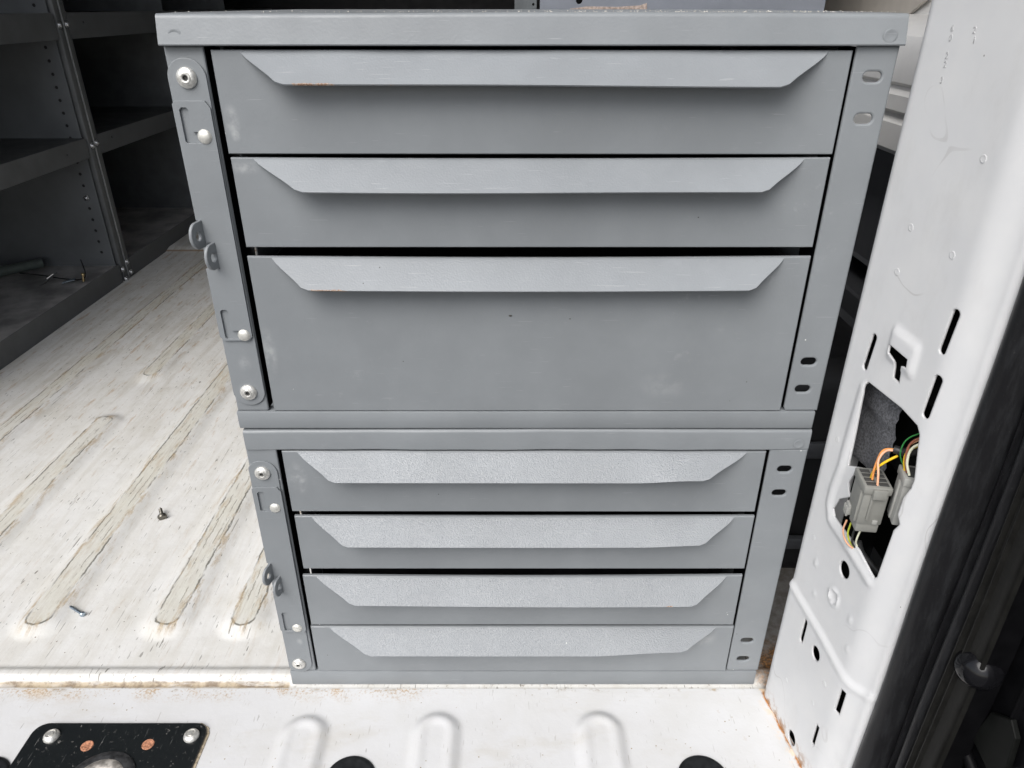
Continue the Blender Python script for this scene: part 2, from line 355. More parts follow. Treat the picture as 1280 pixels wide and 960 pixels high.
def striker():
    n = NT('scratched_black_plate'); c = (.010, .012, .013)
    col_ = None
    for k, (rot, th) in enumerate(((R(-40), .67), (R(20), .70), (R(-75), .70), (R(-50), .69))):
        s_ = n.ramp(n.noise(1, 3, .6, v=n.map((520, 26, 1), (k*2.3, k, 0), (0, 0, rot))), th, th+.05)
        c = n.mix(n.math('MULTIPLY', s_, .55), c, (.30, .30, .29))
    g = n.noise(260, 4, .75); c = n.mix(n.math('MULTIPLY', n.ramp(g, .62, .70), .6), c, (.30, .29, .27))
    return n.fin(c, .28, 0, n.bump(g, .1, .0006), .5)
STRIKER = striker()
def wire(name, c): return simple(name, c, .4, 0, .08, 200)
W_OR, W_YE, W_GR, W_WH, W_BR, W_PK, W_BK = wire('orange_wire', (.75, .30, .08)), wire('yellow_wire', (.85, .55, .02)), wire('green_wire', (.03, .22, .05)), wire('cream_wire', (.72, .72, .55)), wire('brown_wire', (.28, .10, .06)), wire('salmon_wire', (.78, .42, .26)), wire('black_wire', (.02, .02, .02))

# ------------------------------------------------------------------ ground and van shell (setting)
def sheet(name, pts, mat, **k):
    me = bpy.data.meshes.new(name); me.from_pydata(pts, [], [list(range(len(pts)))]); return link(name, me, mat, **k)
sheet('ground', [(-60, -60, -.68), (60, -60, -.68), (60, 60, -.68), (-60, 60, -.68)], ASPH, kind='structure')

RIBS = [(-.5265, .072, 3.0), (-.3865, .072, 3.0), (-.3035, .072, 3.0), (-.6665, .05, .512), (-.6665, .66, 3.0), (-.8065, .05, 3.0), (-.165, .072, 3), (-.05, .072, 3), (.065, .072, 3), (.18, .072, 3)]
RW = .0125
def rib_d(x, y):
    m = 9
    for cx, y0, y1 in RIBS:
        dx = x-cx; dy = max(y0+RW-y, y-(y1-RW), 0)
        m = min(m, math.hypot(dx, dy)-RW)
    return m
def floor_h(x, y):
    d = rib_d(x, y)
    z = .0062*ss(.0205, -.001, d)
    z += .0040*ss(.0030, .0085, y)*ss(.0225, .013, y)            # rolled bead along the joint
    z += -.0035*ss(.0045, .001, y)
    z += .007*ss(1.40, 1.43, y) 
    return z
def grid_mesh(xs, ys, f, attrs=None):
    nx, ny = len(xs), len(ys)
    V = [f(x, y) for y in ys for x in xs]
    F = [(j*nx+i, j*nx+i+1, (j+1)*nx+i+1, (j+1)*nx+i) for j in range(ny-1) for i in range(nx-1)]
    me = bpy.data.meshes.new('grid'); me.from_pydata(V, [], F)
    if attrs:
        a = me.attributes.new(attrs[0], 'FLOAT', 'POINT'); a.data.foreach_set('value', [attrs[1](x, y) for y in ys for x in xs])
    me.shade_smooth(); return me
def frange(a, b, s): n = max(1, round((b-a)/s)); return [a+(b-a)*i/n for i in range(n+1)]
fx = frange(-1.32, -.96, .03)[:-1]+frange(-.96, -.19, .0035)[:-1]+frange(-.19, .50, .012)
fy = frange(-.003, .09, .0019)[:-1]+frange(.09, .62, .007)[:-1]+frange(.62, 2.7, .014)
link('floor', grid_mesh(fx, fy, lambda x, y: (x, y, floor_h(x, y)), ('ribd', lambda x, y: max(-.02, min(.05, rib_d(x, y))))), FLOOR, kind='structure')

# rear sill with three pressed swellings
PRESS = [(-.2045, -.034), (-.0825, -.031), (.0690, -.030)]
def sill_h(x, y):
    z = -.0025
    for cx, y0 in PRESS:
        dx = (x-cx)/1.0; dy = max(y-(y0-.0225), 0); d = math.hypot(dx, dy)
        z += .0050*ss(.0255, .0140, d) - .0012*ss(.0135, .006, d)
    z -= .02*ss(-.155, -.175, y)**1.5
    return z
def SX(y): return .2338-.131*y
sx_ = frange(-1.2, -.5, .02)[:-1]+frange(-.5, .12, .0024)[:-1]+frange(.12, .262, .006)
sy_ = frange(-.175, -.098, .006)[:-1]+frange(-.098, -.0035, .0022)
link('sill', grid_mesh(sx_, sy_, lambda x, y: (min(x, SX(y)+.003) if y < -.008 else x, y, sill_h(x, y))), SILL, kind='structure')
box('bumper', (-1.1, -.30, -.30), (.6, -.17, -.03), TRIM, None, .01, kind='structure')
box('wall_left', (-1.36, -.1, -.1), (-1.33, 2.75, 1.85), BODY, kind='structure')
box('bulkhead', (-1.36, 2.72, -.1), (.62, 2.75, 1.85), BLACKM, kind='structure')
box('roof', (-1.36, -.16, 1.82), (.62, 2.75, 1.86), ROOFM, None, .004, kind='structure')

# right side wall: white box rail over dark recessed panels
def side_wall():
    # cross-section (x, z) swept along y; straight swages run the length of the van
    prof = [(.47, 1.82), (.46, .60), (.455, .585), (.352, .578), (.337, .570), (.332, .560), (.332, .533), (.336, .530), (.336, .527), (.331, .523), (.331, .5105), (.3375, .507), (.3375, .5035), (.332, .4995), (.332, .478), (.3345, .474), (.345, .473)]
    ys = [-.0, 2.7]
    V = [(x, y, z) for y in ys for x, z in prof]; n = len(prof)
    me = bpy.data.meshes.new('w'); me.from_pydata(V, [], [(i, i+1, n+i+1, n+i) for i in range(n-1)])
    link('wall_right', me, simple('off_white_body_paint', (.66, .655, .64), .45, 0, .05, 20), smooth=30, kind='structure')  # even off-white body paint
    prof = [(.345, .473), (.395, .470), (.395, .335), (.392, .331), (.52, .331), (.52, .302), (.382, .302), (.380, .299), (.380, .275), (.372, .262), (.372, .248), (.380, .236), (.382, .17), (.374, .155), (.374, .135), (.383, .12), (.383, .055), (.372, .045), (.372, .025), (.384, .015), (.384, -.02)]
    n = len(prof); V = [(x, y, z) for y in ys for x, z in prof]
    me = bpy.data.meshes.new('w'); me.from_pydata(V, [], [(i, i+1, n+i+1, n+i) for i in range(n-1)])
    link('wall_lower', me, DARKP, smooth=30, kind='structure')
side_wall()
bm = bmesh.new(); add_box(bm, (.2420, .158, -.01), (.395, 1.05, .270), .03, 4)
link('wheel_arch', bm_mesh(bm), BLACKM, smooth=40, kind='structure')  # coloured black to stand in for the shade past the cabinet gap
bm = bmesh.new(); add_box(bm, (.2440, .146, .045), (.37, .1545, .060), .002, 2, Matrix.Translation((0, 0, 0)))
add_box(bm, (.2440, .150, .165), (.37, .157, .185), .003, 2)
link('arch_rail', bm_mesh(bm), DARKP, smooth=40, kind='structure')
# beige liner board standing against the upper side wall
lin = empty('liner_board', (.45, .47, .58), label='beige fibre board lining the van side behind the top right cabinet corner', cat='liner')
plate('board', [[(.42, .600), (.478, .572), (2.6, .572), (2.6, 1.2), (.42, 1.2)]], [], 0, .004, LINER, lin, fn=lambda a, b, d: (.452+d, a, b))

# ------------------------------------------------------------------ door pillar (t = distance towards the camera along it, z = height)
PX, PY = .2354, -.0121
TE = .1115
def ridge_z(t): 
    P = [(-.03, .1455), (-.003, .1446), (.052, .1392), (.096, .1318), (.106, .1345), (.13, .150)]
    for (a, za), (b, zb) in zip(P, P[1:]):
        if t <= b: return za+(zb-za)*(t-a)/(b-a)
    return P[-1][1]
def segd(px, py, pts):
    m = 9
    for (ax, ay), (bx, by) in zip(pts, pts[1:]):
        vx, vy = bx-ax, by-ay; u = max(0, min(1, ((px-ax)*vx+(py-ay)*vy)/(vx*vx+vy*vy)))
        m = min(m, math.hypot(px-ax-u*vx, py-ay-u*vy))
    return m
RIM = [(.0262, .352), (.0245, .320), (.0235, .290)]
RIM2 = [(.0235, .284), (.0205, .262), (.0205, .246), (.027, .2345), (.05, .231), (.0835, .2245)]
def pil_e(t, z):
    """outward (+x) offset of the pressed sheet; negative swells towards the opening"""
    e = .0068*ss(.084, TE, t)**1.3
    e += .0012*ss(.0022, -.0040, t)**2
    rz = ridge_z(t); d = rz-z
    e -= .0013*ss(-.0015, .0035, d)
    e -= .0010*max(0, 1-((d-.0035)/.005)**2)**.8 if abs(d-.0035) < .005 else 0
    e -= .0017*max(0, 1-(segd(t, z, RIM)/.0055)**2)
    e -= .0018*max(0, 1-(segd(t, z, RIM2)/.0048)**2)
    # raised pad round the keyhole
    dt = max(abs(t-.0545)-.0115, 0); dz = max(abs(z-.3945+.1*(t-.055))-.0085, 0)
    e -= .0020*ss(.0045, .0, math.hypot(dt, dz))
    for a, b, r in ((.0228, .1868, .003), (.0773, .1791, .0028), (.0834, .1541, .0028), (.0304, .1606, .0024)):
        e -= .0010*ss(r, r*.4, math.hypot(t-a, (z-b)))
    q = math.hypot(t-.0534, (z-.1794))
    e -= .0012*ss(.0085, .0065, q) - .0022*ss(.0058, .0040, q)
    return e
def pil_p(t, z, off=0): return (PX+.131*t+pil_e(t, z)+off, PY-t, z)
def build_pillar():
    ts = [-.0034, -.0030, -.0022, -.0011]+frange(.0008, .082, .0019)+frange(.084, TE, .0025)
    zs = frange(-.012, .62, .0026)[:-1]+frange(.62, 1.82, .05)
    nt = len(ts); V = []; F = []
    back = [(.030, 0), (.010, 0)]
    for z in zs:
        row = [(PX+b-.0004, PY+.0036, z) for b, _ in back]
        for t in ts: row.append(pil_p(t, z))
        a = pil_p(TE, z); row += [(a[0]+.0025, a[1]-.0022, z), (a[0]+.006, a[1]-.003, z), (a[0]+.014, a[1]-.003, z)]
        V += row; nr = len(row)
    nz = len(zs)
    F = [(j*nr+i, (j+1)*nr+i, (j+1)*nr+i+1, j*nr+i+1) for j in range(nz-1) for i in range(nr-1)]
    me = bpy.data.meshes.new('pillar'); me.from_pydata(V, [], F)
    bm = bmesh.new(); bm.from_mesh(me)
    bmesh.ops.recalc_face_normals(bm, faces=bm.faces)
    s = sum(f.normal.x for f in bm.faces)
    if s > 0: bmesh.ops.reverse_faces(bm, faces=bm.faces)
    bm.to_mesh(me); bm.free()
    o = link('door_pillar', me, WHITE)
    m = o.modifiers.new('s', 'SOLIDIFY'); m.thickness = .0016; m.offset = -1
    holes = [
        obl(.0869, .4225, .0058, .030, rot=R(-4)), obl(.0222, .3789, .0058, .0290, rot=R(-5)), obl(.0888, .3795, .0062, .031, rot=R(-3)),
        [(.0415, .3945), (.0627, .3928), (.0635, .3869), (.0590, .3862), (.0572, .3826), (.0588, .3732), (.0512, .3737), (.0490, .3861), (.0428, .3883)],
        [(.0287, .3590), (.067, .3594), (.0848, .3568), (.0886, .3524), (.0942, .3210), (.0938, .3140), (.0909, .3044), (.0905, .2905), (.0939, .2843), (.0912, .2770), (.0898, .2340), (.0880, .2302), (.0821, .2318), (.0653, .2375), (.0396, .2390), (.0300, .2402), (.0262, .2455), (.0300, .2577), (.0410, .2676), (.0378, .2707), (.0353, .2770), (.0392, .2891), (.0442, .2965), (.0300, .2885), (.0278, .3498), (.0266, .3555)],
        ell(.0567, .2104, .0066, .0072), ell(.0526, .1154, .0060, .0066), ell(.0517, .0065, .0064, .0072),
        obl(.0308, .1180, .0052, .026), rrect(.0898, .0935, .0950, .1190, .0006), rrect(.0760, .0350, .0808, .0592, .0006)]
    cm = None; bmc = bmesh.new()
    for h in holes:
        A = [bmc.verts.new((PX+.131*t-.03, PY-t, z)) for t, z in h]; B = [bmc.verts.new((PX+.131*t+.011+.0, PY-t, z)) for t, z in h]
        n = len(h); bmc.faces.new(A); bmc.faces.new(B[::-1])
        for i in range(n): bmc.faces.new((A[i], B[i], B[(i+1) % n], A[(i+1) % n]))
    cme = bm_mesh(bmc); c = bpy.data.objects.new('cut', cme); col.objects.link(c)
    b = o.modifiers.new('b', 'BOOLEAN'); b.operation = 'DIFFERENCE'; b.object = c; b.solver = 'EXACT'
    dg = bpy.context.evaluated_depsgraph_get(); me2 = bpy.data.meshes.new_from_object(o.evaluated_get(dg))
    o.modifiers.clear(); o.data = me2; bpy.data.objects.remove(c)
    me2.shade_smooth(); me2.set_sharp_from_angle(angle=R(45))
    tag(o, 'white painted door pillar with slots and wiring opening at the right of the cabinets', 'door pillar')
    return o
pillar = build_pillar()
# stamped characters pressed in the pillar
def text_mesh(s, size, ext=.0002, flip=False):
    cu = bpy.data.curves.new('t', 'FONT'); cu.body = s; cu.size = size; cu.extrude = ext; cu.align_x = 'CENTER'; cu.align_y = 'CENTER'; cu.bevel_depth = ext*.6
    o = bpy.data.objects.new('t', cu); col.objects.link(o); dg = bpy.context.evaluated_depsgraph_get()
    me = bpy.data.meshes.new_from_object(o.evaluated_get(dg)); bpy.data.objects.remove(o)
    if flip:
        for v in me.vertices: v.co.x *= -1
    return me
for ch, t, z in (('6', .0222, .5825), ('0', .0228, .5775), ('2', .0236, .5685), ('2', .0240, .5638), ('3', .0245, .5553), ('2', .0405, .5821), ('1', .0424, .5772)):
    me = text_mesh(ch, .0050, .00012)
    for v in me.vertices:
        a, b, c = v.co; v.co = Vector(pil_p(t+a, z+b, .0-c))
    link('stamped_digit', me, WHITE, pillar)
WELD = lathe_mesh([(0, -.0003), (.0012, -.0002), (.0019, .00025), (.0025, .0001), (.0028, -.0003)], 18)
for t, z in ((.0290, .440), (.0310, .470), (.0740, .520), (.0720, .340+.125), (.0110, .300), (.0120, .2050), (.0650, .0700), (.0250, .0500), (.0720, .1020)):
    w_ = link('spot_weld', WELD, WHITE, pillar, loc=pil_p(t, z)); w_.rotation_euler = (0, R(-90), R(7.5))
# inside of the pillar: felt pad, black sheets added so the holes read as shade
cav = empty('pillar_cavity', (.30, -.06, .3), label='felt pad with added black sheets that shade the door pillar holes', cat='inner panel')
box('back_panel', (.300, -.130, .18), (.303, -.004, .62), VOID, cav)
box('end_panel', (.246, -.0068, -.02), (.300, -.0050, .62), VOID, cav)
def slant(name, t0, t1, z0, z1, off, mat): return plate(name, [[(t0, z0), (t1, z0), (t1, z1), (t0, z1)]], [], 0, .002, mat, cav, fn=lambda a, b, d: (PX+.131*a+off+d, PY-a, b))
slant('shade_sheet', -.004, .112, -.03, .2205, .013, VOID)
slant('shade_sheet', -.004, .112, .3655, .62, .013, VOID)
bm = bmesh.new(); NZ = frange(.284, .3645, .004); NTT = frange(-.004, .050, .004)
for z in NZ:
    for t in NTT: bm.verts.new((PX+.131*t+.0125+.0015*math.sin(t*110+z*40)+.003*ss(.330, .3275, z)+.0006*math.sin(z*800), PY-t, z))
bm.verts.ensure_lookup_table(); nt = len(NTT)
for j in range(len(NZ)-1):
    for i in range(nt-1): bm.faces.new([bm.verts[k] for k in (j*nt+i, j*nt+i+1, (j+1)*nt+i+1, (j+1)*nt+i)])
link('felt_pad', bm_mesh(bm), FOAM, cav, smooth=60)
bm = bmesh.new(); add_box(bm, (.275, -.080, .285), (.279, -.030, .335), .002); link('cavity_bracket', bm_mesh(bm), BRACKET, cav, smooth=40)

# ------------------------------------------------------------------ plugs and wires in the opening
def connector(name, loc, rz, w, d, h, mat, label, tilt=0):
    e = empty(name, loc, label=label, cat='wire connector'); e.rotation_euler = (tilt, 0, rz); e.scale = (.88, .88, .88)
    def sub(nm, a, b, m, bev=.0006):
        bm = bmesh.new(); add_box(bm, a, b, bev); me = bm_mesh(bm); o = bpy.data.objects.new(nm, me); col.objects.link(o); me.materials.append(m); o.parent = e
        me.shade_smooth(); me.set_sharp_from_angle(angle=R(40)); return o
    sub('body', (-w/2, -d/2, -h/2), (w/2, d/2, h/2), mat, .0012)
    return e, sub
c1, sub = connector('wire_plug', (.2428, -.0735, .2820), R(-8), .019, .026, .034, CONN, 'dark grey multi way wiring plug hanging in the pillar opening')
sub('collar', (-.0108, -.0145, .0128), (.0108, .0145, .0200), CONN, .0014)
for i in range(4):
    for j in range(2): sub('socket', (-.0085+.0095*j, -.0115+.0060*i, .0196), (-.0012+.0095*j, -.0070+.0060*i, .0204), PINS, .0001)
sub('latch', (-.0042, -.0172, .0100), (.0064, -.0140, .0190), CONN, .0008)
sub('latch', (-.0040, -.0150, -.0120), (-.0020, -.0128, .0130), CONN, .0006)
sub('rib', (-.0113, -.0105, -.0165), (-.0093, -.0080, .0130), CONN, .0005)
sub('lower_shroud', (-.0085, -.0115, -.0262), (.0090, .0060, -.0165), CONN, .0014)
sub('key_square', (.0020, -.0138, -.0160), (.0060, -.0124, -.0122), CONN2, .0003)
sub('lower_clip', (-.0112, .0040, -.0215), (-.0085, .0125, -.0120), CONN2, .0004)
for a in range(3): sub('clip_tooth', (-.0122, .0048+.0032*a, -.0235), (-.0104, .0064+.0032*a, -.0150), CONN2, .0003)
c2, sub = connector('wire_plug', (.2570, -.0905, .2960), R(-14), .013, .019, .044, CONN2, 'lighter grey plug half hidden behind the pillar edge, right of the dark grey plug')
sub('collar', (-.0072, -.0105, .0150), (.0072, .0105, .0225), CONN2, .001)
sub('rib', (-.0078, -.0030, -.020), (-.0062, .0005, .015), CONN2, .0004)
sub('socket', (-.0045, -.0070, .0221), (.0045, .0070, .0229), PINS, .0001)
def W(label, mat, pts, r=.0011, name='wire'):
    sh_, sx2 = (.0165, .0056) if pts[0][0] < .2479 else (.0062, .0018)
    pts = [(x+sx2, y-sh_, z-.0055) for x, y, z in pts]; r *= .68
    return tag(tube(name, pts, r, mat, None, 8, 8), label, 'wire')
W('orange wire looping into the top of the dark grey plug', W_OR, [(.2345, -.0600, .303), (.2350, -.0580, .315), (.2385, -.0560, .327), (.2445, -.0600, .3305), (.2480, -.0630, .331)], .0012)
W('salmon wire crossing in front of the orange one above the plug', W_PK, [(.2355, -.0665, .303), (.2350, -.0640, .313), (.2355, -.0590, .322), (.2400, -.0585, .329), (.2470, -.063, .330)], .0012)
W('yellow wire entering the top of the dark grey plug', W_YE, [(.2350, -.0570, .303), (.2355, -.0575, .312), (.2395, -.0600, .320), (.246, -.062, .327)], .0013)
W('thin green wire arching at the right side of the opening', W_GR, [(.252, -.0790, .322), (.248, -.0770, .332), (.249, -.0790, .345), (.258, -.0870, .357)], .0007)
W('cream wire running down to the lighter plug at right', W_WH, [(.251, -.0885, .322), (.2490, -.0850, .331), (.2500, -.0860, .343), (.2600, -.0920, .352)], .0013)
W('brown wire beside the cream wire', W_BR, [(.251, -.0850, .322), (.2485, -.0830, .333), (.2500, -.0830, .345), (.2600, -.0890, .356)], .0011)
W('yellow wire entering the lighter plug at right', W_YE, [(.2515, -.0815, .321), (.2500, -.0800, .329), (.2510, -.0800, .336), (.257, -.084, .344)], .0011)
W('salmon wire next to the thin green wire', W_PK, [(.2525, -.0800, .325), (.2500, -.0805, .340), (.2580, -.0890, .354)], .0008)
W('black taped cable bundle crossing the opening', W_BK, [(.2440, -.0595, .3305), (.2500, -.0655, .332), (.2590, -.078, .344), (.27, -.098, .357)], .0046, 'cable_sleeve')
W('orange wire leaving the bottom of the dark grey plug', W_PK, [(.2300, -.0500, .262), (.2295, -.0500, .252), (.2330, -.053, .243), (.24, -.056, .238)], .0010)
W('green and yellow wire below the dark grey plug', wire('lime_wire', (.45, .5, .05)), [(.2320, -.0530, .262), (.2318, -.0530, .252), (.2350, -.0545, .244), (.242, -.057, .238)], .0010)
W('black wire below the dark grey plug', W_BK, [(.2345, -.0560, .262), (.2342, -.0560, .252), (.2360, -.0560, .244), (.243, -.058, .238)], .0011)
W('cream wire below the dark grey plug', W_WH, [(.2365, -.0600, .262), (.2360, -.0590, .253), (.2380, -.0570, .245), (.244, -.058, .239)], .0010)
W('black corrugated cable end under the grey plug', W_BK, [(.2400, -.0550, .246), (.2430, -.0580, .238), (.2500, -.064, .230), (.26, -.07, .22)], .0038, 'cable_sleeve')

# ------------------------------------------------------------------ door seal and black trim right of the pillar
def swept(name, prof, mat, parent, z0=-.06, z1=1.82, **k):
    n = len(prof); zs = frange(z0, z1, .02)
    V = [(PX+.131*t+dx+.0006*math.sin(z*23+t*90), PY-t, z) for z in zs for t, dx in prof]
    F = [(j*n+i, j*n+i+1, (j+1)*n+i+1, (j+1)*n+i) for j in range(len(zs)-1) for i in range(n-1)]
    me = bpy.data.meshes.new(name); me.from_pydata(V, [], F)
    bm = bmesh.new(); bm.from_mesh(me); bmesh.ops.recalc_face_normals(bm, faces=bm.faces); bm.to_mesh(me); bm.free()
    return link(name, me, mat, parent, smooth=50, **k)
def bulge(t0, t1, d0, hgt, n=9): return [(t0+(t1-t0)*i/n, d0-hgt*math.sin(math.pi*i/n)**.7) for i in range(n+1)]
seal = empty('door_seal', (.26, -.13, 0), label='black rubber door seal running down beside the white pillar', cat='door seal')
swept('seal_bulb', [(.1080, .012)]+bulge(.1120, .1345, .0125, .0085)+[(.136, .018)], RUBBER, seal)
swept('seal_carrier', [(.1330, .022), (.1385, .017), (.1392, .0125), (.1402, .0120), (.1412, .016), (.1440, .018), (.1448, .013)]+bulge(.1448, .1535, .0135, .0035)+[(.1545, .020)], RUBBER, seal)
trim = empty('jamb_trim', (.28, -.16, 0), label='ribbed dark plastic trim strip right of the rubber door seal', cat='trim')
swept('trim_strip', [(.1540, .020), (.1550, .012), (.1562, .0095), (.1570, .0095), (.1580, .012), (.1600, .0125), (.1610, .0105), (.1618, .0105), (.1628, .013), (.1660, .0135), (.1700, .013), (.1725, .0145), (.1735, .0125), (.1745, .013), (.1750, .0145)], TRIM2, trim)
jam = empty('door_shell', (.28, -.25, 0), label='black inner shell of the open rear door at the right edge', cat='door panel')
swept('shell_panel', [(.1730, .0155), (.1740, .030), (.1650, .034), (.1700, .034), (.1860, .033), (.1865, .0305), (.1880, .0305), (.1885, .034), (.21, .036), (.27, .040), (.36, .042), (.60, .045), (1.10, .05)], TRIM, jam)  # far end added out of view to block sky light
me = lathe_mesh([(0, .010), (.004, .0098), (.009, .0075), (.012, .003), (.0128, 0), (.0135, -.001), (.0135, -.006)], 32)
o = link('rubber_stop', me, simple('glossy_black_plastic', (.006, .006, .007), .14, 0, .2, 60, spec=.3), jam, loc=(PX+.131*.167+.018, PY-.167, .2310)); o.rotation_euler = (R(30), R(-65), 0)
plate('bracket', [[(.1760, .2020), (.1890, .2120), (.1960, .2040), (.1990, .1800), (.1900, .1640), (.1720, .1720)]], [], 0, .004, BRACKET, jam, bev=.0008, fn=lambda a, b, d: (PX+.131*a+.031+d, PY-a, b))
tube('tube', [(.2880, -.175, .157), (.290, -.188, .152), (.292, -.200, .140)], .004, TRIM, jam, 10, 6)
o = link('bolt_cap', lathe_mesh([(0, .003), (.002, .0028), (.0034, .0015), (.0036, 0), (.0036, -.004)], 6), simple('white_plastic_cap', (.55, .55, .50), .5), jam, loc=(PX+.131*.1545+.026, PY-.1545, .0990)); o.rotation_euler = (0, R(-50), 0)

# ------------------------------------------------------------------ drawer cabinets
HW = .2285
SCREW = lathe_mesh([(.0018, .0008), (.0018, .0026), (.0026, .0030), (.0030, .0029), (.0034, .0023), (.0046, .0021), (.0060, .0011), (.0064, .0004), (.0064, -.0005)], 30, '-Y')
SOCK = lathe_mesh([(0, .0009), (.0012, .0010), (.0018, .0011)], 6, '-Y')
RIV = lathe_mesh([(0, .0020), (.0018, .0019), (.0034, .0014), (.0044, .0007), (.0047, 0), (.0047, -.0005)], 26, '-Y')
BOLTM = lathe_mesh([(0, .0045), (.0025, .0044), (.004, .003), (.0042, .0012), (.0065, .0010), (.0068, 0)], 20)
def lock_hardware(cab, zs_, zr, zt, zb, ears, slots, first):
    """zs_: screw heights; zr: rivets (x,z); zt,zb: ends of the sliding bar; ears: two lug heights; slots: L cut-outs"""
    (sx1, sz1), (sx2, sz2) = zs_
    r = .0122
    # base strip with round ends, kept 1 mm off the post
    top = [(sx1+r*math.cos(R(a)), sz1+r*.95*math.sin(R(a))) for a in range(0, 181, 12)]
    bot = [(sx2+r*math.cos(R(a)), sz2+r*.95*math.sin(R(a))) for a in range(180, 361, 12)]
    def sh(P): return [(max(p[0], -.2290), p[1]) for p in P]
    plate('lock_strip', [sh(top+bot)], [], -.0014, .0012, PAINT, cab, bev=.0004)
    e1, e2 = ears
    n = .0245  # notch window right edge
    outl = [(-.2290, zt-.002), (-.2270, zt), (-.2080, zt), (-.2050, zt-.0045), (-.2050, zb+.0035), (-.2075, zb), (-.2260, zb), (-.2290, zb+.003),
            (-.2290, e2-.0100), (-.2190, e2-.0100), (-.2190, e2+.0090), (-.2290+.0035, e2+.0090), (-.2290+.0035, e1+.0090), (-.2290, e1+.0090)]
    holes = []
    for (x0, x1, x2, za, zb_, zc) in slots:      # vertical leg x0..x1 from za up to zc, foot to x2 between za and zb_
        holes.append([(x0, za+.001), (x0+.001, za), (x2, za), (x2, zb_), (x1, zb_), (x1, zc-.0014), (x1-.0014, zc), (x0+.0014, zc), (x0, zc-.0014)])
    bar = plate('lock_bar', [outl], holes, -.0033, .0017, PAINT, cab, bev=.0002)
    # pierced lugs: one on the bar, one on the frame behind
    for x, z, y0 in ((-.2290+.0030, e1, -.003), (-.2195, e2, -.001)):
        prof = [(.000, -.0095)]+[(.0065+.0095*math.cos(R(a))*.75, .0093*math.sin(R(a))) for a in range(-80, 81, 16)]+[(.000, .0095)]
        plate('lug', [prof], [ell(.0062, -.0005, .0026, .0032)], 0, .0022, PAINT, cab, bev=.0006, fn=lambda a, b, d, x=x, z=z, y0=y0: (x-a*.24+d, y0-a*1.0, z+b))
    for x, z in zs_:
        s = link('screw', SCREW, ZINC, cab, loc=(x, -.0030 if z < 0 else -.0020, z)); q = link('screw_socket', SOCK, PINS, s, loc=(x, -.0020, z))
    for x, z in zr: link('rivet', RIV, RIVET, cab, loc=(x, -.0032, z))

def pull_lip(dr, z, name_w, length=.0255, wave=None, wear=None, mat=None):
    L0, R0, L1, R1 = name_w   # top left/right, bottom left/right
    ns, nx = 14, 84; V = []; th = .0012; ang = R(43)
    def edge(s):
        # rounded start and end of the slanted ends
        u = s/length; a = ss(0, 1, u)*.35+u*.65
        k = max(0, (u-.86)/.14); rnd = .0042*(1-math.sqrt(max(0, 1-k*k)))
        return (L0+(L1-L0)*a+rnd, R0+(R1-R0)*a-rnd)
    rows = []
    prof = []   # (y, z) with fold radius at the top
    fr = .0014
    S = [length*i/(ns-1) for i in range(ns)]
    me_v = []; wr = []
    for side in (0, 1):
        for s in S:
            l, r = edge(s)
            for i in range(nx):
                x = l+(r-l)*i/(nx-1)
                a = ang*ss(-.0005, .0022, s)*1.0
                yy = -s*math.cos(a) if s < .0022 else -s*math.cos(ang)
                zz = -s*math.sin(a) if s < .0022 else -s*math.sin(ang)
                u = s/length
                dz, dy = wave(x, u) if wave else (0, 0)
                zz += dz; yy += dy
                nrm = Vector((0, -math.sin(ang), math.cos(ang)))
                o_ = -th*side
                me_v.append((x, -.0004+yy+nrm.y*o_, z+zz+nrm.z*o_))
                wr.append((wear(x) if wear else 0)*ss(.90, .985, u))
    n1 = ns*nx; F = []
    for j in range(ns-1):
        for i in range(nx-1):
            a = j*nx+i; F.append((a, a+nx, a+nx+1, a+1)); F.append((n1+a, n1+a+1, n1+a+nx+1, n1+a+nx))
    rim = [j*nx for j in range(ns)]+[(ns-1)*nx+i for i in range(1, nx)]+[j*nx+nx-1 for j in range(ns-2, -1, -1)]
    for a, b in zip(rim, rim[1:]): F.append((a, n1+a, n1+b, b))
    F.append([i for i in range(0)] or (0, 1, n1+1, n1)) if False else None
    F = [f for f in F if f]
    me = bpy.data.meshes.new('lip'); me.from_pydata(me_v, [], F)
    at = me.attributes.new('wear', 'FLOAT', 'POINT'); at.data.foreach_set('value', wr)
    bm = bmesh.new(); bm.from_mesh(me); bmesh.ops.recalc_face_normals(bm, faces=bm.faces); bm.to_mesh(me); bm.free()
    return link('pull_lip', me, mat, dr, smooth=50)

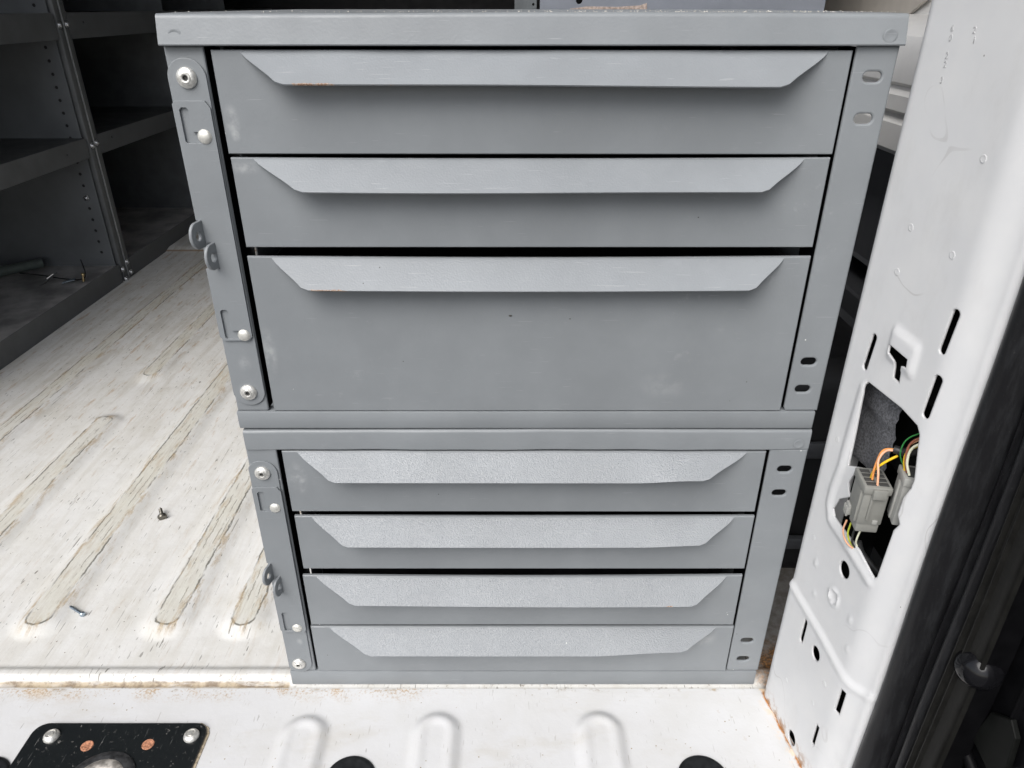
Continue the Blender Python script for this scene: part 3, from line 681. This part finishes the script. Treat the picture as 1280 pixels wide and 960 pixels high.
def drawer(cab, zt, zb, xl, xr, lip, tilt=0, wave=None, wear=None, sag=0):
    e = empty('drawer', (0, 0, zb)); e.parent = cab; e.location = Vector((0, 0, zb))-cab.location
    L0, R0, L1, R1 = lip
    # face: top edge dips where the lip leaves it; grid so the sheet can bow a little
    n = 40
    out = rrect(xl, zb, xr, zt, .0008, 2)
    def fn(a, b, d):
        u = (a-xl)/(xr-xl); v = (b-zb)/(zt-zb)
        return (a, .0006-d-.0008*math.sin(math.pi*min(1, max(0, u)))*math.sin(math.pi*min(1, max(0, v))), b+tilt*(u-.5))
    P = [(xl+.0008, zb)]+[(xl+(xr-xl)*i/n, zb) for i in range(1, n)]+[(xr-.0008, zb), (xr, zb+.001)]
    P += [(xr, zt-.001), (xr-.001, zt)]+[(xr+(R0-xr), zt)]+[(R0+(L0-R0)*i/n, zt-sag*math.sin(math.pi*i/n)) for i in range(1, n)]+[(L0, zt), (xl+.001, zt), (xl, zt-.001)]
    # build as ring mesh: front grid
    xs = [xl, xl+.0006]+[xl+(xr-xl)*i/n for i in range(1, n)]+[xr-.0006, xr]; zs = [zb, zb+.0006]+[zb+(zt-zb)*i/10 for i in range(1, 10)]+[zt-.0006, zt]
    V = []; nx = len(xs); nz = len(zs)
    for z in zs:
        for x in xs:
            u = (x-xl)/(xr-xl); v = (z-zb)/(zt-zb)
            y = -.0006-.0010*math.sin(math.pi*u)*math.sin(math.pi*v)
            if x in (xl, xr) or z in (zb, zt): y += .0007
            V.append((x, y, z+tilt*(u-.5)-sag*math.sin(math.pi*u)*v))
    F = [(j*nx+i, j*nx+i+1, (j+1)*nx+i+1, (j+1)*nx+i) for j in range(nz-1) for i in range(nx-1)]
    base = len(V); rim = list(range(nx))+[j*nx+nx-1 for j in range(1, nz)]+[(nz-1)*nx+i for i in range(nx-2, -1, -1)]+[j*nx for j in range(nz-2, 0, -1)]
    for r_ in rim: V.append((V[r_][0], .0022, V[r_][2]))
    m = len(rim)
    for k in range(m): F.append((rim[k], base+k, base+(k+1) % m, rim[(k+1) % m]))
    me = bpy.data.meshes.new('face'); me.from_pydata(V, [], F)
    bm = bmesh.new(); bm.from_mesh(me); bmesh.ops.recalc_face_normals(bm, faces=bm.faces); bm.to_mesh(me); bm.free()
    link('drawer_front', me, PAINT, e, smooth=25)
    # tray behind the front
    bm = bmesh.new()
    add_box(bm, (xl+.006, .0350, zb+.003), (xl+.007, .29, zt-.012)); add_box(bm, (xr-.007, .0350, zb+.003), (xr-.006, .29, zt-.012))
    add_box(bm, (xl+.007, .0350, zb+.003), (xr-.007, .29, zb+.004)); add_box(bm, (xl+.007, .289, zb+.004), (xr-.007, .29, zt-.012))
    link('tray', bm_mesh(bm), BLACKM, e)
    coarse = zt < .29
    def wv(x, u):
        a, b = wave(x, u) if wave else (0, 0); q = (x-xl)/(xr-xl)
        return a+tilt*(q-.5)-sag*math.sin(math.pi*q), b
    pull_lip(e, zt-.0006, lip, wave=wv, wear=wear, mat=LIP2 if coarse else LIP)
    return e

def cabinet(name, z0, z1, zbase, zflange, label, over):
    c = empty(name, (0, 0, z0), label=label, cat='drawer cabinet', group='grey steel drawer cabinets stacked one on the other')
    # frame: flange posts, cap, base
    hx = .2128
    left = [(-HW, zbase), (-.2040, zbase), (-.2040, zflange), (-HW, zflange)]
    right = [(.2068, zbase+.0005), (HW-.0003, zbase+.0005), (HW-.0003, zflange), (.2068, zflange)]
    return c
def folded(name, outs, holes, cab, xin, z0, z1, s):
    """front post with an inward return edge"""
    plate(name, outs, holes, 0, .0014, PAINT, cab, bev=.0005)
def make_cabinet(z0, z1, zbase, zfl, holes, label, xr, overhang, lean=0):
    c = empty('drawer_cabinet', (0, 0, z0), label=label, cat='drawer cabinet', group='grey steel drawer cabinets in one stack')
    plate('front_post', [[(-HW, zbase+.0004), (-.2050, zbase+.0004), (-.2038, zbase+.0016), (-.2038, zfl-.0004), (-HW, zfl-.0004)]], [], 0, .0026, PAINT, c, bev=.0011)
    plate('front_post', [[(xr, zbase+.0030), (xr+.0016, zbase+.0004), (HW-.0006, zbase+.0004), (HW-.0006, zfl-.0004), (xr, zfl-.0004)]], [obl(x, z, .0116, .0063) for x, z in holes], 0, .0030, PAINT, c, bev=.0013)
    # returns beside the drawers, coloured black so the gap reads as shade
    for x in (-.2054, xr+.0006):
        box('post_return', (x, .0032, zbase+.001), (x+.0012, .030, zfl-.001), TRIM, c, .0003)
    # cap: bent sheet with a front skirt
    bm = bmesh.new()
    w = HW+overhang
    nxs = frange(-w, w, .012)
    y0 = -.0012
    rr = .0028
    y1 = y0; y0 -= lean
    prof = [(.0012, zfl), (y0+.0006, zfl-.0002), (y0, zfl+.0006), (y1, z1-rr)]+[(y1+rr-rr*math.cos(R(a)), z1-rr+rr*math.sin(R(a))) for a in (25, 50, 75, 90)]+[(.03, z1), (.33, z1), (.335, z1-.004), (.335, z1-.018)]
    V = []; n = len(prof)
    for x in nxs:
        for y, z in prof:
            V.append((x, y+(.0004*math.sin(x*34)+.0003*math.sin(x*91) if y < .005 else 0), z+(.0004*math.sin(x*13+1) if abs(z-z1) < .003 and y < .02 else 0)))
    F = [(i*n+j, i*n+j+1, (i+1)*n+j+1, (i+1)*n+j) for i in range(len(nxs)-1) for j in range(n-1)]
    for q, x in ((0, -w), (len(nxs)-1, w)):
        pass
    me = bpy.data.meshes.new('cap'); me.from_pydata(V, [], F)
    bm = bmesh.new(); bm.from_mesh(me); bmesh.ops.recalc_face_normals(bm, faces=bm.faces)
    for f in bm.faces:
        pass
    bm.to_mesh(me); bm.free()
    cap = link('top_cap', me, PAINT, c, smooth=27)
    for x, s in ((-w, 1), (w, -1)):
        box('cap_side', (min(x, x+s*.0012), .0002, zfl+.0002), (max(x, x+s*.0012), .33, z1-.0012), PAINT, c, .0004)
        link('weld_spot', lathe_mesh([(0, -.0001), (.0024, -.0001), (.0032, .00012), (.0038, .00012), (.0044, -.0001)], 22, '-Y'), PAINT, c, loc=(s*(-.2185), y0+lean*.3-.0001, zfl+(z1-zfl)*.30))
    box('base_rail', (-HW-.001, -.0010, z0+.0004), (HW-.002, .010, zbase), PAINT, c, .0010)
    box('side_panel', (-.2034+.0, .0305, z0+.001), (-.2024, .325, zfl), PAINT, c, .0002)
    box('side_panel', (.2024+.001, .0305, z0+.001), (.2034+.001, .325, zfl), PAINT, c, .0002)
    box('back_panel', (-.203, .326, z0+.001), (.203, .327, zfl), BLACKM, c, .0002)
    box('bottom_panel', (-.203, .0105, z0+.001), (.203, .325, z0+.003), BLACKM, c, .0002)
    box('inner_deck', (-.2024, .020, zfl-.002), (.2024, .325, zfl-.0005), BLACKM, c, .0002)
    return c

UP = make_cabinet(.2956, .5902, .3113, .5724, [(.2147, .5542), (.2147, .5292), (.2130, .3545), (.2128, .3310)],
    'upper grey steel cabinet with two shallow drawers over one deep drawer', .2012, .0004, .0034)
LO = make_cabinet(.0, .2944, .0188, .2759, [(.2120, .2560), (.2116, .2320), (.2111, .0595), (.2110, .0350)],
    'lower grey steel cabinet with four shallow drawers, standing on the white van floor', .1970, -.0012)

def nowave(x, u): return 0, 0
drawer(UP, .5696, .5072, -.1995, .1990, (-.1815, .1840, -.1559, .1555), tilt=-.0003, wear=lambda x: ss(-.150, -.145, x)*ss(-.112, -.125, x)*1.15+ss(-.105, -.10, x)*ss(.05, -.08, x)*.62,
       wave=lambda x, u: (-.0012*u*ss(-.05, .15, x), 0))
drawer(UP, .5050, .4440, -.1988, .1983, (-.1838, .1812, -.1530, .1541), sag=.0008, wave=lambda x, u: (.0003*math.sin(x*20)*u, 0))
drawer(UP, .4374, .3120, -.1995, .1985, (-.1823, .1798, -.1581, .1564), sag=.0012, wear=lambda x: ss(-.156, -.150, x)*ss(-.120, -.132, x)*1.1+ss(.03, .04, x)*ss(.06, .05, x)*.5)
drawer(LO, .2738, .2130, -.1995, .1940, (-.1870, .1782, -.1584, .1438), tilt=-.0004, wave=lambda x, u: (.0034*u*ss(.085, .135, x), -.0018*u*ss(.085, .14, x)))
drawer(LO, .2080, .1495, -.1985, .1948, (-.1837, .1778, -.1553, .1489), sag=.0006, wave=lambda x, u: (.0028*u*ss(.09, .15, x), -.0010*u*ss(.08, .15, x)))
drawer(LO, .1415, .0810, -.2005, .1945, (-.1885, .1800, -.1556, .1505), sag=.0018, wear=lambda x: ss(.121, .125, x)*ss(.133, .129, x)*1.2, wave=lambda x, u: (-.0006*u*math.sin(x*12), 0))
drawer(LO, .0784, .0192, -.2015, .1958, (-.1840, .1790, -.1480, .1474), sag=.0004, wave=lambda x, u: (.0066*u*ss(.06, .15, x), -.0014*u*ss(.08, .15, x)))

lock_hardware(UP, [(-.2168, .5539), (-.2163, .3292)], [(-.2119, .5187), (-.2108, .3780)], .5405, .3735, (.4548, .4392), [(-.2250, -.2193, -.2120, .5145, .5215, .5365), (-.2250, -.2193, -.2120, .3750, .3815, .3980)], True)
lock_hardware(LO, [(-.2178, .2535), (-.2185, .0306)], [(-.2122, .2190), (-.2130, .0796)], .2400, .0735, (.1495, .1345), [(-.2250, -.2190, -.2122, .2155, .2210, .2355), (-.2250, -.2185, -.2130, .0760, .0810, .0990)], False)

# small dark paint blemishes and pale streaks on the drawer fronts
def smear(name, parent, cx, cz, w, h, mat, y=-.0020, n=16):
    P = []
    for i in range(n):
        a = 2*math.pi*i/n; r = .6+.4*random.random(); P.append((cx+w/2*r*math.cos(a), cz+h/2*r*math.sin(a)))
    return plate(name, [P], [], y, .0003, mat, parent, bev=.00005)
smear('paint_chip', UP, -.0137, .3930, .0034, .0014, DKSTEEL)
smear('paint_chip', UP, .030, .3905, .0010, .0012, DKSTEEL)

# residue of a label and crumbs on the cabinet top
bm = bmesh.new(); P = [(.055, .5900), (.075, .5925), (.110, .5920), (.136, .5935), (.144, .5960), (.1450, .5890), (.141, .5800), (.10, .575), (.06, .578)]
o = plate('label_residue', [[(x, y) for x, y in P]], [], 0, .0008, RESIDUE, None, bev=.0002, fn=lambda a, b, d: (a, .4544-d, b))
tag(o, 'brown smear of torn paper label on the blue grey panel just above the upper cabinet', 'paper residue')
bm = bmesh.new()
for i in range(420):
    x = random.uniform(-.22, .226) if i % 4 == 0 else random.gauss(.12, .09)
    if abs(x) > .227: continue
    y = .002+abs(random.gauss(0, .05)); s = random.uniform(.0002, .0008)
    if y > .3: continue
    M = Matrix.Translation((x, y, .5904+s*.3)) @ Matrix.Rotation(random.random()*3, 4, 'Z') @ Matrix.Diagonal((s*random.uniform(.8, 2.4), s, s*.7, 1))
    bmesh.ops.create_icosphere(bm, subdivisions=1, radius=.5, matrix=M)
tag(link('crumbs', bm_mesh(bm), CRUMB), 'pale crumbs and dust grains lying on top of the upper cabinet', 'crumbs', kind='stuff')

# ------------------------------------------------------------------ blue grey shelf end standing behind the cabinets
pe = empty('shelf_end', (.195, .46, 0), label='tall blue grey steel shelf end standing behind the upper cabinet', cat='shelf end')
plate('end_panel', [[(.020, .02), (.3515, .02), (.3515, 1.15), (.020, 1.15)]], [ell(.0655, .5985, .0037, .0037)], .455, .0015, PANEL, pe)
plate('edge_strip', [[(-.0095, .02), (.0165, .02), (.0165, 1.15), (-.0095, 1.15)]], [ell(.0125, .5945, .0014, .0014), ell(.0120, .6200, .0014, .0014), ell(.0120, .570, .0014, .0014)], .462, .0015, simple('grey_edge_enamel', (.10, .11, .115), .5), pe)
box('side_return', (.3505, .4575, .02), (.3520, .75, 1.15), PANEL, pe)

# ------------------------------------------------------------------ dark shelving along the left wall
SXX = -.955
BLACKG = simple('shelf_tray_enamel', (.06, .063, .064), .5, 0, .12, 25, .1, 500)
SHF = simple('scuffed_shelf_floor', (.34, .33, .32), .5, 0, .45, 14, .2, 90)
sh = empty('shelf_unit', (SXX, 1.19, 0), label='dark grey steel shelving with bolted rails along the left van wall', cat='shelving')
Y0, YP, YP2, Y1 = .25, 1.165, 1.213, 2.68
for (za, zb) in ((.0, .046), (.292, .334), (.529, .579), (.85, .90)):
    for a, b in ((Y0, YP-.002), (YP2+.002, Y1)):
        hl = [] if za == 0 else [ell(1.275, (za+zb)/2+.006, .0032, .0032, 12)] if a > 1 else [ell(1.08, (za+zb)/2, .0030, .0030, 12)] if za == .292 else []
        plate('shelf_rail', [[(a, za), (b, za), (b, zb), (a, zb)]], hl, 0, .0016, DARK, sh, fn=lambda p, q, d: (SXX+.002+d, p, q))
for (z, th) in ((.040, .0015), (.332, .0015), (.577, .0015), (.898, .0015)):
    for a, b in ((Y0, YP-.0), (YP2, Y1)):
        box('shelf_tray', (-1.31, a, z), (SXX+.001, b, z+th), BLACKG if z > .1 else SHF, sh, 0)
# uprights: panel with a row of holes plus a folded double edge
hl = [ell(-.985, z, .0035, .0035, 12) for z in frange(.075, .80, .0262)]
plate('upright_panel', [[(-1.30, .002), (-.960, .002), (-.960, 1.2), (-1.30, 1.2)]], hl, 1.163, .0014, simple('grey_upright_enamel', (.13, .138, .145), .5, 0, .1, 12), sh)
box('bay_shade_sheet', (-1.325, Y0, .002), (-1.312, Y1, 1.2), BLACKM, sh, 0)  # black sheet added to darken the shelf bays
box('upright_backing', (-1.30, 1.1655, .002), (-.962, 1.1670, 1.2), BLACKM, sh, 0)
box('upright_panel', (-1.30, 1.2110, .002), (-.960, 1.2125, 1.2), DARK, sh, 0)
for y in (1.1720, 1.1945): box('upright_edge', (-.968, y, .0), (-.9515, y+.0190, 1.2), DARK, sh, .0020)
box('upright_seam', (-.9530, 1.1915, .0), (-.9500, 1.1942, 1.2), simple('bare_edge_steel', (.34, .35, .35), .4, .3), sh, .0006)
for y in (1.72, 2.2): box('upright_panel', (-1.30, y, .002), (-.965, y+.0015, 1.2), DARK, sh, 0)
for (y, z) in ((1.176, .556), (1.203, .557), (1.180, .315), (1.200, .318), (1.172, .030), (1.198, .040), (1.176, .004), (1.205, .012)):
    o = link('bolt', BOLTM, STEEL, sh, loc=(-.9500, y, z)); o.rotation_euler = (0, R(90), 0)
o = link('bolt', BOLTM, STEEL, sh, loc=(-.985, 1.162, .2030)); o.rotation_euler = (R(90), 0, 0)

# loose things
def at(o, loc, rot): o.location = loc; o.rotation_euler = rot; return o
def screw_mesh(length, r, hr, hex_=False):
    bm = bmesh.new(); prof = [(0, hr*.7), (hr*.8, hr*.68), (hr, hr*.3), (hr, 0), (r, 0)]
    k = 0; z = 0
    while z > -length:
        prof.append((r*(1.0 if k % 2 else .78), z)); z -= length/16; k += 1
    prof += [(r*.6, -length), (0, -length-r*1.2)]
    bm.free(); return lathe_mesh(prof, 6 if hex_ else 14)
o = link('screw', screw_mesh(.013, .0024, .0058, False), DKSTEEL); at(o, (-.4690, .2590, .0042), (R(105), 0, R(30)))
tag(o, 'dark oily self tapping screw lying on the white floor between two ribs', 'screw')
o = link('screw', screw_mesh(.022, .0017, .0030), BLUESTEEL); at(o, (-.4840, .0895, .0030), (R(90), 0, R(60)))
tag(o, 'thin bluish zinc screw lying near the front end of the floor ribs', 'screw')
o = box('paint_flake', (-.004, -.0015, 0), (.004, .0015, .0008), CRUMB, None, .0002); at(o, (-.765, .920, .006), (0, 0, R(-40)))
tag(o, 'small white paint flake on the worn floor near the shelving', 'flake')
o = plate('steel_clip', [[(-.020, -.006), (.010, -.010), (.022, -.004), (.020, .006), (.004, .004), (-.018, .008)]], [], 0, .002, simple('bright_zinc', (.85, .87, .9), .15, 1.), None, bev=.0004, fn=lambda a, b, d: (a*1.3, b*1.3+.004*math.sin(a*90), d+a*.5))
at(o, (-1.045, 1.030, .052), (0, R(-15), R(-15))); tag(o, 'shiny bent zinc clip lying on the lowest shelf', 'clip')
o = plate('steel_clip', [[(-.014, -.006), (.012, -.007), (.014, .005), (-.012, .006)]], [], 0, .002, BLUESTEEL, None, bev=.0004, fn=lambda a, b, d: (a, b, d+a*.2))
at(o, (-1.003, 1.040, .048), (0, 0, R(20))); tag(o, 'small dull blue clip on the lowest shelf right of the shiny clip', 'clip')
o = link('brass_bolt', screw_mesh(.016, .0030, .0048), simple('brass', (.55, .42, .22), .3, 1.)); at(o, (-.975, 1.052, .058), (0, R(12), 0))
tag(o, 'small brass bolt standing at the edge of the lowest shelf', 'bolt')
tag(tube('steel_tube', [(-1.30, .94, .058), (-1.115, 1.135, .058)], .011, simple('green_grey_tube', (.10, .12, .11), .4), None, 14), 'green grey tube lying at the back of the lowest shelf', 'tube')
tag(tube('cord', [(-1.15, 1.10, .045), (-1.09, 1.08, .047), (-1.03, 1.06, .046), (-.985, 1.055, .046), (-.968, 1.05, .060), (-.985, 1.075, .085)], .0014, W_BK, None, 6, 6), 'thin black cord on the lowest shelf behind the clips', 'cord')

# ------------------------------------------------------------------ sill details
sp = empty('striker_plate', (-.373, -.09, .0), label='scratched black steel plate bolted to the white sill at lower left', cat='latch plate')
plate('plate', [rrect(-.4555, -.150, -.2945, -.0440, .012, 8)], [], 0, .0030, STRIKER, sp, bev=.0010, fn=lambda a, b, d: (a, b, -.0005+d))
gask = plate('dirt_edge', [rrect(-.4568, -.1512, -.2925, -.0425, .013, 8)], [], 0, .0014, simple('brown_sealant', (.42, .35, .25), .9, 0, .4, 300), sp, bev=.0005, fn=lambda a, b, d: (a+.0006*math.sin(b*900), b+.0005*math.sin(a*700), -.0022+d))
DOME = lathe_mesh([(0, .0044), (.0022, .0043), (.0024, .0034), (.0040, .0034), (.0042, .0040), (.0062, .0024), (.0070, .0006), (.0072, -.002)], 26)
for x, y in ((-.4345, -.0585), (-.3065, -.0580)): link('screw', DOME, ZINC, sp, loc=(x, y, .0012))
for x, y in ((-.3970, -.0680), (-.3425, -.0665)):
    link('rusty_plug', lathe_mesh([(0, -.0001), (.003, .0002), (.0048, .0006), (.0054, .0002), (.0056, -.001)], 20), RUST, sp, loc=(x, y, .0012))
link('ring', lathe_mesh([(.0125, -.001), (.0130, .0010), (.0150, .0024), (.0200, .0030), (.0265, .0026), (.0300, .0010), (.0305, -.001)], 44), simple('worn_grey_ring', (.045, .046, .048), .5, .3, .5, 140, .2, 400), sp, loc=(-.3695, -.1040, .0012))
link('worn_ring', lathe_mesh([(.0125, .0022), (.0150, .0034), (.0195, .0036), (.0212, .0030)], 40), simple('bare_worn_steel', (.45, .42, .38), .5, .6, .4, 160, .2, 400), sp, loc=(-.3695, -.1040, .0012))
link('bore', lathe_mesh([(0, .0), (.0126, .0003)], 30), simple('brown_bore', (.10, .06, .04), .8), sp, loc=(-.3695, -.1040, .0014))
for x, y, r, lab in ((-.1535, -.0985, .0225, 'black rubber plug in the sill between the first two pressed swellings'), (.1545, -.0980, .0225, 'black rubber plug in the sill at right near the pillar foot'), (-.4745, -.0985, .0220, 'black rubber plug in the sill left of the scratched plate')):
    o = link('floor_plug', lathe_mesh([(0, .0012), (r*.7, .0014), (r*.8, .0020), (r*.93, .0022), (r, .0010), (r*1.01, -.001)], 40), PLUG, loc=(x, y, -.0022), smooth=50)
    tag(o, lab, 'rubber plug')
# faint stamped characters, read mirrored
for s, x, y, sz in (('×2-170', -.0050, -.0870, .0085), ('2 · 0 Y', -.0060, -.0775, .0060)):
    me = text_mesh(s, sz, .00004, True)
    for v in me.vertices: v.co = Vector((v.co.x+x, v.co.y*1.15+y, v.co.z-.0023))
    tag(link('stamped_number', me, STAMP), 'faint mirrored number stamped on the white sill' if sz > .007 else 'fainter stamped characters above the mirrored number on the sill', 'stamp')
scene.render.resolution_x = 1024; scene.render.resolution_y = 768
